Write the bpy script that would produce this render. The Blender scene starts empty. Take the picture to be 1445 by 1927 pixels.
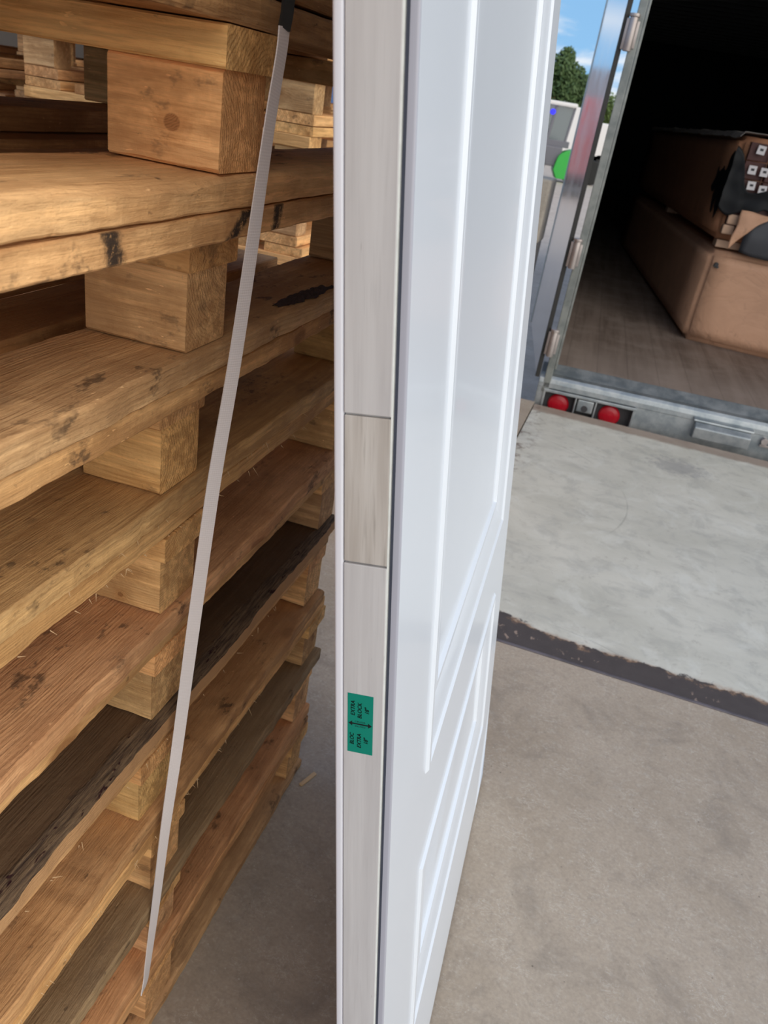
import bpy, bmesh, math, random
from mathutils import Vector, Matrix, noise as mnoise

sc = bpy.context.scene
COL = sc.collection
# ------------------------------------------------------------------ camera
cam_d = bpy.data.cameras.new('camera')
cam = bpy.data.objects.new('camera', cam_d)
COL.objects.link(cam)
F_PX = 1502.193
PITCH, ROLL, EYE = 0.4759934, 0.1690162, 1.2234847
cp, sp_ = math.cos(PITCH), math.sin(PITCH)
fw = Vector((0, cp, -sp_)); r0 = Vector((1, 0, 0)); u0 = Vector((0, sp_, cp))
cr, sr = math.cos(ROLL), math.sin(ROLL)
rt = r0 * cr + u0 * sr
upv = -r0 * sr + u0 * cr
M = Matrix((rt, upv, -fw)).transposed().to_4x4()
M.translation = (0, 0, EYE)
cam.matrix_world = M
cam_d.sensor_fit = 'VERTICAL'
cam_d.sensor_height = 24
cam_d.lens = F_PX / 1927 * 24
cam_d.clip_start = 0.02
cam_d.clip_end = 400
cam_d.dof.use_dof = True
cam_d.dof.focus_distance = 0.72
cam_d.dof.aperture_fstop = 10.0
sc.camera = cam

# ------------------------------------------------------------------ view, world
sc.view_settings.view_transform = 'Standard'
sc.view_settings.look = 'None'
sc.view_settings.gamma = 1
sc.view_settings.use_curve_mapping = False
sc.view_settings.exposure = 0.0

world = bpy.data.worlds.new('sky')
sc.world = world
world.use_nodes = True
wt = world.node_tree
wt.nodes.clear()


class G:
    """tiny node-graph helper"""
    def __init__(self, tree):
        self.t = tree

    def n(self, kind, ins=None, **props):
        nd = self.t.nodes.new(kind)
        for k, v in props.items():
            setattr(nd, k, v)
        for k, v in (ins or {}).items():
            s = nd.inputs[k]
            if isinstance(v, bpy.types.NodeSocket):
                self.t.links.new(v, s)
            else:
                s.default_value = v
        return nd

    def math(self, op, a, b=0.0, c=None, clamp=False):
        d = {0: a, 1: b}
        if c is not None:
            d[2] = c
        return self.n('ShaderNodeMath', d, operation=op, use_clamp=clamp).outputs[0]

    def mix(self, f, a, b, blend='MIX'):
        nd = self.n('ShaderNodeMix', None, data_type='RGBA', blend_type=blend)
        for idx, v in ((0, f), (6, a), (7, b)):
            s = nd.inputs[idx]
            if isinstance(v, bpy.types.NodeSocket):
                self.t.links.new(v, s)
            else:
                if idx and len(v) == 3:
                    v = (*v, 1)
                s.default_value = v
        return nd.outputs[2]

    def smooth(self, v, lo, hi, a=0.0, b=1.0):
        return self.n('ShaderNodeMapRange', {0: v, 1: lo, 2: hi, 3: a, 4: b},
                      interpolation_type='SMOOTHSTEP').outputs[0]

    def noise(self, vec, scale, detail=3, rough=.55, dist=0.0):
        return self.n('ShaderNodeTexNoise', {'Vector': vec, 'Scale': scale, 'Detail': detail,
                                             'Roughness': rough, 'Distortion': dist}).outputs[0]

    def scale(self, vec, s):
        return self.n('ShaderNodeVectorMath', {0: vec, 1: s}, operation='MULTIPLY').outputs[0]

    def add(self, vec, s):
        return self.n('ShaderNodeVectorMath', {0: vec, 1: s}, operation='ADD').outputs[0]


SKY_STRENGTH = 1.0
g = G(wt)
wc = g.n('ShaderNodeTexCoord').outputs['Generated']
wx = g.n('ShaderNodeSeparateXYZ', {0: wc})
el = wx.outputs[2]
blue = g.mix(g.smooth(el, -0.02, 0.5), (0.30, 0.58, 0.90), (0.16, 0.33, 0.66))
den = g.math('ADD', g.math('MAXIMUM', el, 0.0), 0.22)
cv = g.n('ShaderNodeCombineXYZ', {0: g.math('DIVIDE', wx.outputs[0], den), 1: g.math('DIVIDE', wx.outputs[1], den),
                                  2: 0.37}).outputs[0]
cl = g.noise(cv, 2.1, 6, .55, .3)
clouds = g.smooth(cl, .48, .64)
# unseen bright cloud bank added behind and to the right as main light
bank = g.n('ShaderNodeVectorMath', {0: wc, 1: (0.66, -0.68, 0.31)}, operation='DOT_PRODUCT').outputs[1]
bk = g.smooth(bank, 0.15, 0.95)
cloud_col = g.mix(bk, (0.88, 0.92, 0.97), (2.50, 2.38, 2.18))
cov = g.math('MAXIMUM', clouds, bk)
skyc = g.mix(cov, blue, cloud_col)
low = g.smooth(el, -0.12, -0.01)
skyc = g.mix(low, (0.25, 0.23, 0.21), skyc)
bgd = g.n('ShaderNodeBackground', {'Color': skyc, 'Strength': SKY_STRENGTH})
g.n('ShaderNodeOutputWorld', {'Surface': bgd.outputs[0]})

# ------------------------------------------------------------------ helpers
R = random.Random(7)


def tag(o, label=None, cat=None, group=None, kind=None):
    if label:
        o['label'] = label
    if cat:
        o['category'] = cat
    if group:
        o['group'] = group
    if kind:
        o['kind'] = kind
    return o


def empty(name, mat=None, loc=None, rz=0.0):
    o = bpy.data.objects.new(name, None)
    o.empty_display_size = .1
    COL.objects.link(o)
    if mat is not None:
        o.matrix_world = mat
    elif loc is not None:
        o.location = loc
        o.rotation_euler = (0, 0, rz)
    return o


def link(name, me, mat, parent=None, color=None, loc=None, rot=None):
    o = bpy.data.objects.new(name, me)
    COL.objects.link(o)
    if mat is not None and not me.materials:
        me.materials.append(mat)
    if parent is not None:
        o.parent = parent
    if color is not None:
        o.color = color
    if loc is not None:
        o.location = loc
    if rot is not None:
        o.rotation_euler = rot
    return o


class MB:
    """collects geometry for ONE mesh"""
    def __init__(self):
        self.v = []
        self.f = []

    def add(self, vs, fs):
        b = len(self.v)
        self.v += [tuple(p) for p in vs]
        self.f += [tuple(i + b for i in q) for q in fs]

    def box(self, x0, x1, y0, y1, z0, z1, m=None):
        vs = [Vector((x, y, z)) for z in (z0, z1) for y in (y0, y1) for x in (x0, x1)]
        if m is not None:
            vs = [m @ p for p in vs]
        self.add(vs, [(0, 2, 3, 1), (4, 5, 7, 6), (0, 1, 5, 4), (2, 6, 7, 3), (0, 4, 6, 2), (1, 3, 7, 5)])

    def cyl(self, p0, p1, r, n=20, r1=None):
        p0, p1 = Vector(p0), Vector(p1)
        r1 = r if r1 is None else r1
        ax = (p1 - p0).normalized()
        a = ax.orthogonal().normalized()
        b = ax.cross(a)
        vs = []
        for p, q in ((p0, r), (p1, r1)):
            vs += [p + (a * math.cos(2 * math.pi * i / n) + b * math.sin(2 * math.pi * i / n)) * q for i in range(n)]
        fs = [(i, (i + 1) % n, n + (i + 1) % n, n + i) for i in range(n)]
        fs += [tuple(range(n - 1, -1, -1)), tuple(range(n, 2 * n))]
        self.add(vs, fs)

    def prism(self, pts, axis, a, b):
        """extrude polygon (2D pts) along axis 'x','y','z' from a to b"""
        n = len(pts)

        def mk(p, h):
            return {'x': (h, p[0], p[1]), 'y': (p[0], h, p[1]), 'z': (p[0], p[1], h)}[axis]
        vs = [mk(p, a) for p in pts] + [mk(p, b) for p in pts]
        fs = [(i, (i + 1) % n, n + (i + 1) % n, n + i) for i in range(n)]
        fs += [tuple(range(n - 1, -1, -1)), tuple(range(n, 2 * n))]
        self.add(vs, fs)

    def mesh(self, name, smooth=None, bevel=0.0, seg=2):
        me = bpy.data.meshes.new(name)
        me.from_pydata(self.v, [], self.f)
        bm = bmesh.new()
        bm.from_mesh(me)
        bmesh.ops.recalc_face_normals(bm, faces=bm.faces[:])
        if bevel:
            es = [e for e in bm.edges if len(e.link_faces) == 2 and e.calc_face_angle(0) > .5]
            bmesh.ops.bevel(bm, geom=es, offset=bevel, segments=seg, affect='EDGES', clamp_overlap=True, profile=.6)
        bm.to_mesh(me)
        bm.free()
        if smooth:
            for p in me.polygons:
                p.use_smooth = True
            me.set_sharp_from_angle(angle=math.radians(smooth))
        return me

    def build(self, name, mat, parent=None, smooth=None, bevel=0.0, seg=2, color=None, loc=None, rot=None):
        return link(name, self.mesh(name, smooth, bevel, seg), mat, parent, color, loc, rot)


# ------------------------------------------------------------------ materials
def new_mat(name):
    m = bpy.data.materials.new(name)
    m.use_nodes = True
    m.node_tree.nodes.clear()
    return m, G(m.node_tree)


def finish(gg, color, rough=.6, metal=0.0, bump=None, bstr=.3, bdist=.001, emis=None, estr=0.0, trans=0.0, spec=.5, coat=0.0):
    ins = {'Base Color': color if isinstance(color, bpy.types.NodeSocket) else (*color[:3], 1),
           'Roughness': rough, 'Metallic': metal, 'Specular IOR Level': spec}
    if trans:
        ins['Transmission Weight'] = trans
    if coat:
        ins['Coat Weight'] = coat
    if emis is not None:
        ins['Emission Color'] = (*emis, 1)
        ins['Emission Strength'] = estr
    if bump is not None:
        ins['Normal'] = gg.n('ShaderNodeBump', {'Height': bump, 'Strength': bstr, 'Distance': bdist}).outputs[0]
    b = gg.n('ShaderNodeBsdfPrincipled', ins)
    gg.n('ShaderNodeOutputMaterial', {'Surface': b.outputs[0]})
    return b


def plain(name, col, rough=.6, metal=0.0, var=.12, scale=20, spec=.5, **kw):
    m, q = new_mat(name)
    co = q.n('ShaderNodeTexCoord').outputs['Object']
    nz = q.noise(co, scale, 4)
    c = q.mix(nz, tuple(v * (1 - var) for v in col), tuple(min(1, v * (1 + var)) for v in col))
    finish(q, c, rough, metal, bump=nz, bstr=.08, spec=spec, **kw)
    return m


def wood_mat(name, marks=(), bark=False, knot=None):
    """solid wood along local X; the tint is each board's own colour (object colour), alpha = how dusty its faces are"""
    m, q = new_mat(name)
    oc = q.n('ShaderNodeTexCoord').outputs['Object']
    oi = q.n('ShaderNodeObjectInfo')
    rnd = oi.outputs['Random']
    rnd2 = q.math('FRACT', q.math('MULTIPLY', rnd, 7.31))
    rnd3 = q.math('FRACT', q.math('MULTIPLY', rnd, 17.77))
    off = q.n('ShaderNodeCombineXYZ', {0: q.math('MULTIPLY', rnd, 37.0), 1: q.math('MULTIPLY', rnd, 91.0),
                                       2: q.math('MULTIPLY', rnd, 53.0)}).outputs[0]
    co = q.add(oc, off)
    sx = q.n('ShaderNodeSeparateXYZ', {0: oc})
    # knots: sparse cells stretched along the grain
    kv = q.scale(co, (4.0, 10.0, 10.0))
    kd = q.n('ShaderNodeTexVoronoi', {'Vector': q.n('ShaderNodeVectorMath', {0: kv, 1: q.scale(q.n('ShaderNodeTexNoise', {'Vector': q.scale(co, (30, 60, 60)), 'Scale': 1.0}).outputs['Color'], (.10, .10, .10))}, operation='ADD').outputs[0], 'Scale': 1.0, 'Randomness': 1.0}).outputs['Distance']
    kn = q.smooth(kd, .06, .26, 1, 0)
    kcore = q.smooth(kd, .05, .10, 1, 0)
    if knot:
        kx = q.math('SUBTRACT', sx.outputs[0], knot[0])
        kz = q.math('SUBTRACT', sx.outputs[2], knot[1])
        kr = q.math('SQRT', q.math('ADD', q.math('MULTIPLY', q.math('MULTIPLY', kx, kx), .8), q.math('MULTIPLY', kz, kz)))
        kr = q.math('DIVIDE', kr, knot[2])
        kn = q.smooth(kr, .9, 3.2, 1, 0)
        kcore = q.smooth(kr, .8, 1.05, 1, 0)
    # growth rings about a pith line, plus free wandering grain
    warp = q.noise(q.scale(co, (2.2, 10, 10)), 1.0, 4, .6)
    py = q.math('SUBTRACT', sx.outputs[1], q.math('MULTIPLY_ADD', rnd, .16, -.08))
    pz = q.math('SUBTRACT', sx.outputs[2], q.math('MULTIPLY_ADD', rnd2, .12, -.06))
    rr = q.math('SQRT', q.math('ADD', q.math('MULTIPLY', py, py), q.math('MULTIPLY', pz, pz)))
    ph = q.math('MULTIPLY', rr, q.math('MULTIPLY_ADD', rnd3, 1100.0, 1100.0))
    ph = q.math('ADD', ph, q.math('MULTIPLY', warp, 60.0))
    ph = q.math('ADD', ph, q.math('MULTIPLY', kn, 11.0))
    ring = q.math('MULTIPLY_ADD', q.math('SINE', ph), .5, .5)
    ring = q.math('POWER', ring, 1.8)
    mod = q.smooth(q.noise(q.scale(co, (5, 14, 14)), 1.0, 3), .35, .7)
    fib = q.noise(q.scale(co, (22, 520, 520)), 1.0, 3, .65)
    fib2 = q.noise(q.scale(co, (6, 110, 110)), 1.0, 4, .65)
    band = q.noise(q.scale(co, (3.2, 42, 42)), 1.0, 4, .6, .6)
    blot = q.noise(q.scale(co, (8, 15, 15)), 1.0, 5, .65)
    saw = q.noise(q.scale(co, (260, 60, 60)), 1.0, 3, .6)
    tint = oi.outputs['Color']
    endg = q.smooth(q.math('ABSOLUTE', q.n('ShaderNodeSeparateXYZ', {0: q.n('ShaderNodeTexCoord').outputs['Normal']}).outputs[0]), .6, .9)
    base = q.mix(q.math('MULTIPLY', ring, q.math('ADD', q.math('MULTIPLY_ADD', mod, .30, .10), q.math('MULTIPLY', endg, .35))), tint, q.scale(tint, (.60, .49, .38)))
    base = q.mix(q.smooth(band, .40, .62, 0, .6), base, q.scale(tint, (.66, .55, .44)))
    base = q.mix(q.smooth(fib2, .42, .66, 0, .75), base, q.scale(tint, (1.38, 1.36, 1.3)))
    base = q.mix(q.smooth(blot, .46, .64, 0, .65), base, q.scale(tint, (.58, .49, .42)))
    base = q.mix(q.smooth(fib, .48, .78, 0, .5), base, q.scale(tint, (.58, .48, .40)))
    base = q.mix(q.math('MULTIPLY', kn, .35), base, q.scale(tint, (.62, .45, .32)))
    base = q.mix(q.math('MULTIPLY', kcore, .7), base, q.mix(q.smooth(q.math('SINE', q.math('MULTIPLY', q.math('ADD', kd, rr), 900.0)), -.5, .9), q.scale(tint, (.42, .30, .24)), q.scale(tint, (.24, .16, .12))))
    # dust, wear and grey weathering; top faces toned darker partly as painted shade
    d1 = q.noise(q.scale(co, (5, 9, 9)), 1.0, 6, .7)
    d2 = q.noise(q.scale(co, (.55, 1, 1)), 85.0, 4, .75)
    d3 = q.noise(q.scale(co, (.6, 1, 1)), 26.0, 5, .7)
    al = oi.outputs['Alpha']
    geo = q.n('ShaderNodeTexCoord').outputs['Normal']
    topz = q.smooth(q.n('ShaderNodeSeparateXYZ', {0: geo}).outputs[2], .5, .95)
    base = q.mix(q.math('MULTIPLY', q.math('MULTIPLY', topz, al), .55), base, q.mix(q.smooth(d1, .3, .7), q.scale(tint, (.66, .58, .52)), q.scale(tint, (1.12, 1.02, .96))))
    dirt = q.math('MULTIPLY', q.smooth(d1, .50, .74), q.math('MULTIPLY_ADD', topz, .30, .35))
    base = q.mix(q.math('MULTIPLY', dirt, al), base, (.10, .065, .045))
    stain = q.math('MULTIPLY', q.smooth(d3, .575, .65), q.smooth(blot, .47, .57))
    base = q.mix(q.math('MULTIPLY', q.math('MULTIPLY', stain, al), .85), base, (.055, .036, .026))
    speck = q.math('MULTIPLY', q.smooth(d2, .64, .72), q.smooth(d1, .40, .62))
    base = q.mix(q.math('MULTIPLY', speck, .6), base, (.05, .032, .022))
    chip = q.math('MULTIPLY', q.smooth(q.noise(q.scale(co, (90, 330, 330)), 1.0, 2, .5), .69, .74), q.smooth(q.noise(co, 18.0, 2), .46, .60))
    base = q.mix(q.math('MULTIPLY', chip, .65), base, q.scale(tint, (1.5, 1.5, 1.5)))
    hgt = q.math('ADD', q.math('MULTIPLY', fib, .8), q.math('ADD', q.math('MULTIPLY', ring, .15), q.math('MULTIPLY', d2, .9)))
    hgt = q.math('ADD', hgt, q.math('ADD', q.math('MULTIPLY', saw, .35), q.math('MULTIPLY', d3, 1.2)))
    if bark:
        # a narrow ragged bark line along the right-hand arris
        ed = q.math('ADD', sx.outputs[1], q.math('MULTIPLY_ADD', q.noise(q.scale(co, (9, 30, 30)), 1.0, 4, .7), .036, -.018))
        bk2 = q.smooth(ed, .028, .034)
        tex = q.noise(q.scale(co, (26, 330, 330)), 1.0, 4, .7)
        pit = q.smooth(q.noise(q.scale(co, (30, 90, 90)), 1.0, 3, .7), .60, .66)
        bc = q.mix(q.smooth(tex, .30, .72), (.055, .035, .026), (.22, .145, .085))
        bc = q.mix(pit, bc, (.035, .012, .012))
        side = q.smooth(q.n('ShaderNodeSeparateXYZ', {0: geo}).outputs[1], .75, .92, 1, 0)
        rim = (.60, .345, .165)
        base = q.mix(q.smooth(q.n('ShaderNodeSeparateXYZ', {0: geo}).outputs[1], .80, .95, 0, .9), base, rim)
        base = q.mix(q.math('MULTIPLY', bk2, side), base, bc)
        hgt = q.math('ADD', hgt, q.math('MULTIPLY', bk2, q.math('MULTIPLY', tex, 2.2)))
    for (mx, mw, tilt) in marks:
        # black spray marks on the sawn edge
        xx = q.math('SUBTRACT', q.math('SUBTRACT', sx.outputs[0], mx), q.math('MULTIPLY', sx.outputs[2], tilt))
        xx = q.math('ABSOLUTE', q.math('ADD', xx, q.math('MULTIPLY_ADD', q.noise(co, 75.0, 5, .75), .022, -.011)))
        mk = q.smooth(xx, mw, mw * .3)
        mk = q.math('MULTIPLY', mk, q.smooth(q.noise(co, 120.0, 4, .8), .30, .50))
        sy_ = q.smooth(q.n('ShaderNodeSeparateXYZ', {0: geo}).outputs[1], .5, .8)
        base = q.mix(q.math('MULTIPLY', q.math('MULTIPLY', mk, sy_), .93), base, (.014, .015, .018))
    rgh = q.math('MULTIPLY_ADD', fib, .2, .64)
    finish(q, base, rgh, bump=hgt, bstr=.7, bdist=.0020, spec=.2)
    return m


WOOD = wood_mat('pallet_wood')
SPLINT = plain('splinter_wood', (.66, .46, .26), .7)
WOOD_BARK = wood_mat('pallet_wood_bark', bark=True)
WOOD_MARK = wood_mat('pallet_wood_marked', marks=((.174, .013, .2), (.008, .015, -1.36), (-.060, .011, -.3)))
WOOD_KNOT = wood_mat('pallet_wood_knot', knot=(.007, -.0053, .0062))
WOOD_KNOT2 = wood_mat('pallet_wood_small_knot', knot=(-.0065, -.0225, .0030))


def concrete_mat(name, c0, c1, fleck=(.55, .50, .44), dark=(.20, .17, .145), rough=.75, fl=1.0):
    m, q = new_mat(name)
    co = q.n('ShaderNodeTexCoord').outputs['Object']
    a = q.noise(co, 3.0, 6, .6)
    b = q.noise(co, 22.0, 5, .65, .4)
    c = q.noise(co, 160.0, 3, .6)
    base = q.mix(q.smooth(a, .3, .7), c0, c1)
    base = q.mix(q.smooth(b, .50, .78, 0, .30), base, dark)
    # pale fibres: thin ridges of two distorted noises
    f1 = q.noise(q.scale(co, (1, 1.7, 1)), 26.0, 4, .6, 1.8)
    rid = q.smooth(q.math('ABSOLUTE', q.math('SUBTRACT', f1, .5)), 0.0, .022, 1, 0)
    rid = q.math('MULTIPLY', rid, q.smooth(q.noise(co, 14.0, 3), .42, .62))
    base = q.mix(q.math('MULTIPLY', rid, .7 * fl), base, fleck)
    mot = q.noise(co, 55.0, 4, .7)
    base = q.mix(q.smooth(mot, .50, .72, 0, .35 * fl), base, fleck)
    base = q.mix(q.smooth(q.noise(q.add(co, (7, 3, 0)), 70.0, 4, .7), .50, .74, 0, .35), base, dark)
    base = q.mix(q.smooth(q.noise(q.add(co, (1, 9, 0)), 6.0, 6, .7, .5), .50, .72, 0, .45), base, dark)
    v = q.n('ShaderNodeTexVoronoi', {'Vector': co, 'Scale': 110.0}).outputs['Distance']
    sp = q.math('MULTIPLY', q.smooth(v, .10, .22, 1, 0), q.smooth(q.noise(co, 40.0, 2), .50, .62))
    base = q.mix(q.math('MULTIPLY', sp, .6 * fl), base, fleck)
    v2 = q.n('ShaderNodeTexVoronoi', {'Vector': q.add(co, (3.3, 1.7, 0)), 'Scale': 42.0}).outputs['Distance']
    base = q.mix(q.math('MULTIPLY', q.smooth(v2, .05, .09, .7, 0), q.smooth(q.noise(co, 9.0, 2), .55, .6)), base, (.07, .06, .05))
    base = q.mix(q.math('MULTIPLY', q.smooth(c, .35, .65), .22), base, dark)
    h = q.math('ADD', q.math('MULTIPLY', c, .6), b)
    finish(q, base, rough, bump=h, bstr=.18, bdist=.002, spec=.35)
    return m


FLOOR = concrete_mat('dock_concrete', (.365, .300, .235), (.435, .365, .295))
YARD = concrete_mat('yard_concrete', (.52, .43, .355), (.62, .53, .45), rough=.85)
POST = concrete_mat('post_concrete', (.36, .335, .29), (.43, .40, .35), fl=.3)
POSTLOW = concrete_mat('post_concrete_grey', (.25, .24, .23), (.30, .29, .27), fl=.3)

SKIN = plain('door_skin', (.70, .76, .845), .32, var=.015, scale=8, coat=.15)
BACKSKIN = plain('door_back_skin', (.70, .71, .78), .4, var=.02, scale=8)
EDGESKIN = plain('door_skin_edge', (.38, .39, .46), .4, var=.02, scale=8)
GROOVE = plain('door_groove', (.10, .11, .15), .7)
GLUE = plain('door_glue_line', (.78, .82, .80), .6, var=.2, scale=90)


def stile_mat(name, c0, c1, grain):
    m, q = new_mat(name)
    co = q.n('ShaderNodeTexCoord').outputs['Object']
    a = q.noise(q.scale(co, (70, 70, 3.5)), 1.0, 4, .6)
    b = q.noise(q.scale(co, (420, 420, 18)), 1.0, 3, .6)
    base = q.mix(q.smooth(a, .3, .7), c0, c1)
    base = q.mix(q.smooth(b, .5, .8, 0, grain), base, tuple(v * .80 for v in c0))
    # scuffs and pencil-thin scratches
    s = q.noise(q.scale(co, (300, 300, 30)), 1.0, 2, .5)
    sm = q.math('MULTIPLY', q.smooth(s, .70, .76), q.smooth(q.noise(co, 30.0, 3), .52, .62))
    base = q.mix(q.math('MULTIPLY', sm, .7), base, (.24, .23, .23))
    finish(q, base, .62, bump=b, bstr=.12, bdist=.0006, spec=.3)
    return m


STILE = stile_mat('primed_stile', (.485, .475, .485), (.565, .56, .57), .35)
LOCKB = stile_mat('bare_lock_block', (.40, .365, .335), (.56, .535, .51), .8)
STICK = plain('green_sticker', (.0, .215, .155), .55, var=.04, spec=.25)
INK = plain('black_ink', (.006, .010, .011), .6, spec=.2)


def strap_mat():
    m, q = new_mat('woven_strap')
    uv = q.n('ShaderNodeUVMap').outputs[0]
    s = q.n('ShaderNodeSeparateXYZ', {0: uv})
    w = q.math('MULTIPLY_ADD', q.math('SINE', q.math('MULTIPLY', s.outputs[1], 2900.0)), .5, .5)
    w2 = q.math('MULTIPLY_ADD', q.math('SINE', q.math('MULTIPLY', s.outputs[0], 40.0)), .5, .5)
    h = q.math('ADD', w, q.math('MULTIPLY', w2, .5))
    base = q.mix(w, (.74, .70, .71), (.80, .76, .77))
    finish(q, base, .5, bump=h, bstr=.3, bdist=.0004)
    return m


STRAP = strap_mat()
BLACKWEB = plain('black_webbing', (.022, .025, .026), .5, var=.4, scale=90)


def metal_mat(name, c0, c1, rough, metal=1.0, scale=9, streak=(1, 1, 1)):
    m, q = new_mat(name)
    co = q.n('ShaderNodeTexCoord').outputs['Object']
    a = q.noise(q.scale(co, streak), scale, 5, .65)
    b = q.noise(co, 90.0, 3)
    base = q.mix(q.smooth(a, .3, .7), c0, c1)
    rg = q.math('MULTIPLY_ADD', a, .25, rough - .12)
    finish(q, base, rg, metal, bump=b, bstr=.1, bdist=.001)
    return m


GALV = metal_mat('galvanised_frame', (.26, .30, .33), (.44, .47, .49), .42, .75, 12)
GALVD = metal_mat('galvanised_post', (.16, .18, .18), (.27, .29, .28), .5, .55, 12)
STEELB = metal_mat('worn_bracket', (.36, .32, .31), (.46, .42, .41), .45, .7)
MIRROR = metal_mat('polished_door_skin', (.74, .76, .81), (.84, .85, .89), .16, 1.0, 4)
LEAFEDGE = plain('leaf_edge_paint', (.50, .56, .55), .5)
RUBBER = plain('black_rubber', (.018, .018, .018), .6)
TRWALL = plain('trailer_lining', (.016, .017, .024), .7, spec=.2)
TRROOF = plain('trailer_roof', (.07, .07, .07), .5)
RED = plain('red_lens', (.42, .006, .018), .25)
DARK = plain('dark_recess', (.04, .04, .045), .7)


def leveler_mat():
    m, q = new_mat('leveler_plate')
    co = q.n('ShaderNodeTexCoord').outputs['Object']
    s = q.n('ShaderNodeSeparateXYZ', {0: co})
    a = q.noise(q.scale(co, (1.6, 2.6, 1)), 1.6, 6, .62, .5)
    b = q.noise(co, 26.0, 5, .7)
    base = q.mix(q.smooth(a, .25, .78), (.525, .515, .455), (.635, .62, .555))
    base = q.mix(q.smooth(q.noise(q.scale(co, (1, 3.2, 1)), 4.6, 6, .68), .50, .78, 0, .5), base, (.32, .31, .295))
    base = q.mix(q.smooth(b, .55, .72, 0, .45), base, (.30, .275, .25))
    base = q.mix(q.smooth(q.noise(co, 8.0, 6, .7, .6), .48, .66, 0, .6), base, (.42, .415, .38))
    base = q.mix(q.smooth(q.noise(q.add(co, (4, 2, 0)), 7.0, 6, .7, .6), .50, .68, 0, .55), base, (.68, .68, .63))
    # a grey greasy scuff near the far lip
    dx = q.math('SUBTRACT', s.outputs[0], 1.36)
    dy = q.math('SUBTRACT', s.outputs[1], -.42)
    e = q.math('SQRT', q.math('ADD', q.math('MULTIPLY', q.math('MULTIPLY', dx, dx), 70.0), q.math('MULTIPLY', q.math('MULTIPLY', dy, dy), 110.0)))
    e = q.math('ADD', e, q.math('MULTIPLY_ADD', b, 3.2, -1.6))
    base = q.mix(q.smooth(e, .5, 1.3, .5, 0), base, (.22, .22, .235))
    # curved scrape lines
    for cx_, cy_, rad, wdt in ((.62, -1.02, .55, .004), (.95, -2.55, .62, .003)):
        qx = q.math('SUBTRACT', s.outputs[0], cx_)
        qy = q.math('SUBTRACT', s.outputs[1], cy_)
        r_ = q.math('SQRT', q.math('ADD', q.math('MULTIPLY', qx, qx), q.math('MULTIPLY', qy, qy)))
        ln = q.smooth(q.math('ABSOLUTE', q.math('SUBTRACT', r_, rad)), wdt * .4, wdt, 1, 0)
        base = q.mix(q.math('MULTIPLY', q.math('MULTIPLY', ln, q.smooth(q.noise(co, 3.0, 3), .45, .6)), .45), base, (.28, .28, .25))
    # worn paint border: bare dark steel along the hinge edge, wider at the left
    nb = q.math('ADD', q.math('MULTIPLY_ADD', b, .07, -.035), q.math('MULTIPLY_ADD', q.noise(co, 6.0, 4), .08, -.04))
    lim = q.math('ADD', q.math('ADD', s.outputs[1], 2.09), nb)
    wid = q.smooth(s.outputs[0], .72, 1.02, .165, .105)
    bare = q.smooth(q.math('SUBTRACT', lim, wid), -.004, .004, 1, 0)
    rim = q.math('MULTIPLY', q.smooth(q.math('ABSOLUTE', q.math('SUBTRACT', lim, wid)), .002, .014, 1, 0), q.smooth(b, .42, .6))
    chips = q.math('MULTIPLY', q.smooth(q.noise(q.scale(co, (1.5, 1, 1)), 30.0, 4, .7), .60, .66), q.smooth(q.noise(co, 5.0, 2), .48, .60))
    steel = q.mix(b, (.055, .046, .046), (.095, .080, .078))
    steel = q.mix(q.math('MULTIPLY', chips, .8), steel, (.36, .27, .22))
    base = q.mix(bare, base, steel)
    base = q.mix(q.math('MULTIPLY', rim, .65), base, (.33, .20, .12))
    # rust along the lip at the trailer and grime at the left edge
    lip = q.smooth(q.math('ADD', s.outputs[1], q.math('MULTIPLY_ADD', b, .05, -.025)), -.15, -.115)
    base = q.mix(q.math('MULTIPLY', lip, .8), base, q.mix(q.noise(co, 14.0, 4), (.20, .12, .085), (.34, .27, .22)))
    lft = q.math('MULTIPLY', q.smooth(s.outputs[0], .665, .80, 1, 0), q.smooth(q.noise(q.scale(co, (1, 1, 1)), 18.0, 5, .75), .50, .62))
    base = q.mix(q.math('MULTIPLY', lft, .8), base, (.14, .09, .07))
    finish(q, base, q.math('MULTIPLY_ADD', a, .3, .38), bump=b, bstr=.15, bdist=.002, spec=.4)
    return m


LEVEL = leveler_mat()
EDGE = metal_mat('floor_edge_angle', (.11, .10, .11), (.20, .18, .20), .5, .5)


def trailer_floor_mat():
    m, q = new_mat('trailer_floor')
    co = q.n('ShaderNodeTexCoord').outputs['Object']
    s = q.n('ShaderNodeSeparateXYZ', {0: co})
    st = q.noise(q.scale(co, (14, .8, 1)), 1.0, 4, .65)
    a = q.noise(co, 5.0, 5, .65)
    base = q.mix(q.smooth(st, .3, .7), (.14, .105, .085), (.25, .195, .165))
    base = q.mix(q.smooth(a, .4, .75, 0, .6), base, (.33, .27, .235))
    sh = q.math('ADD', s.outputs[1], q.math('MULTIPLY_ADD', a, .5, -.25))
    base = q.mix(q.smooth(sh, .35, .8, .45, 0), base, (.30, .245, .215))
    fr = q.math('FRACT', q.math('MULTIPLY', s.outputs[0], 6.5))
    ln = q.smooth(q.math('ABSOLUTE', q.math('SUBTRACT', fr, .5)), .47, .495)
    base = q.mix(q.math('MULTIPLY', ln, .25), base, (.05, .04, .035))
    finish(q, base, .6, bump=a, bstr=.2, bdist=.003, spec=.4)
    return m


TRFLOOR = trailer_floor_mat()


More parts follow.
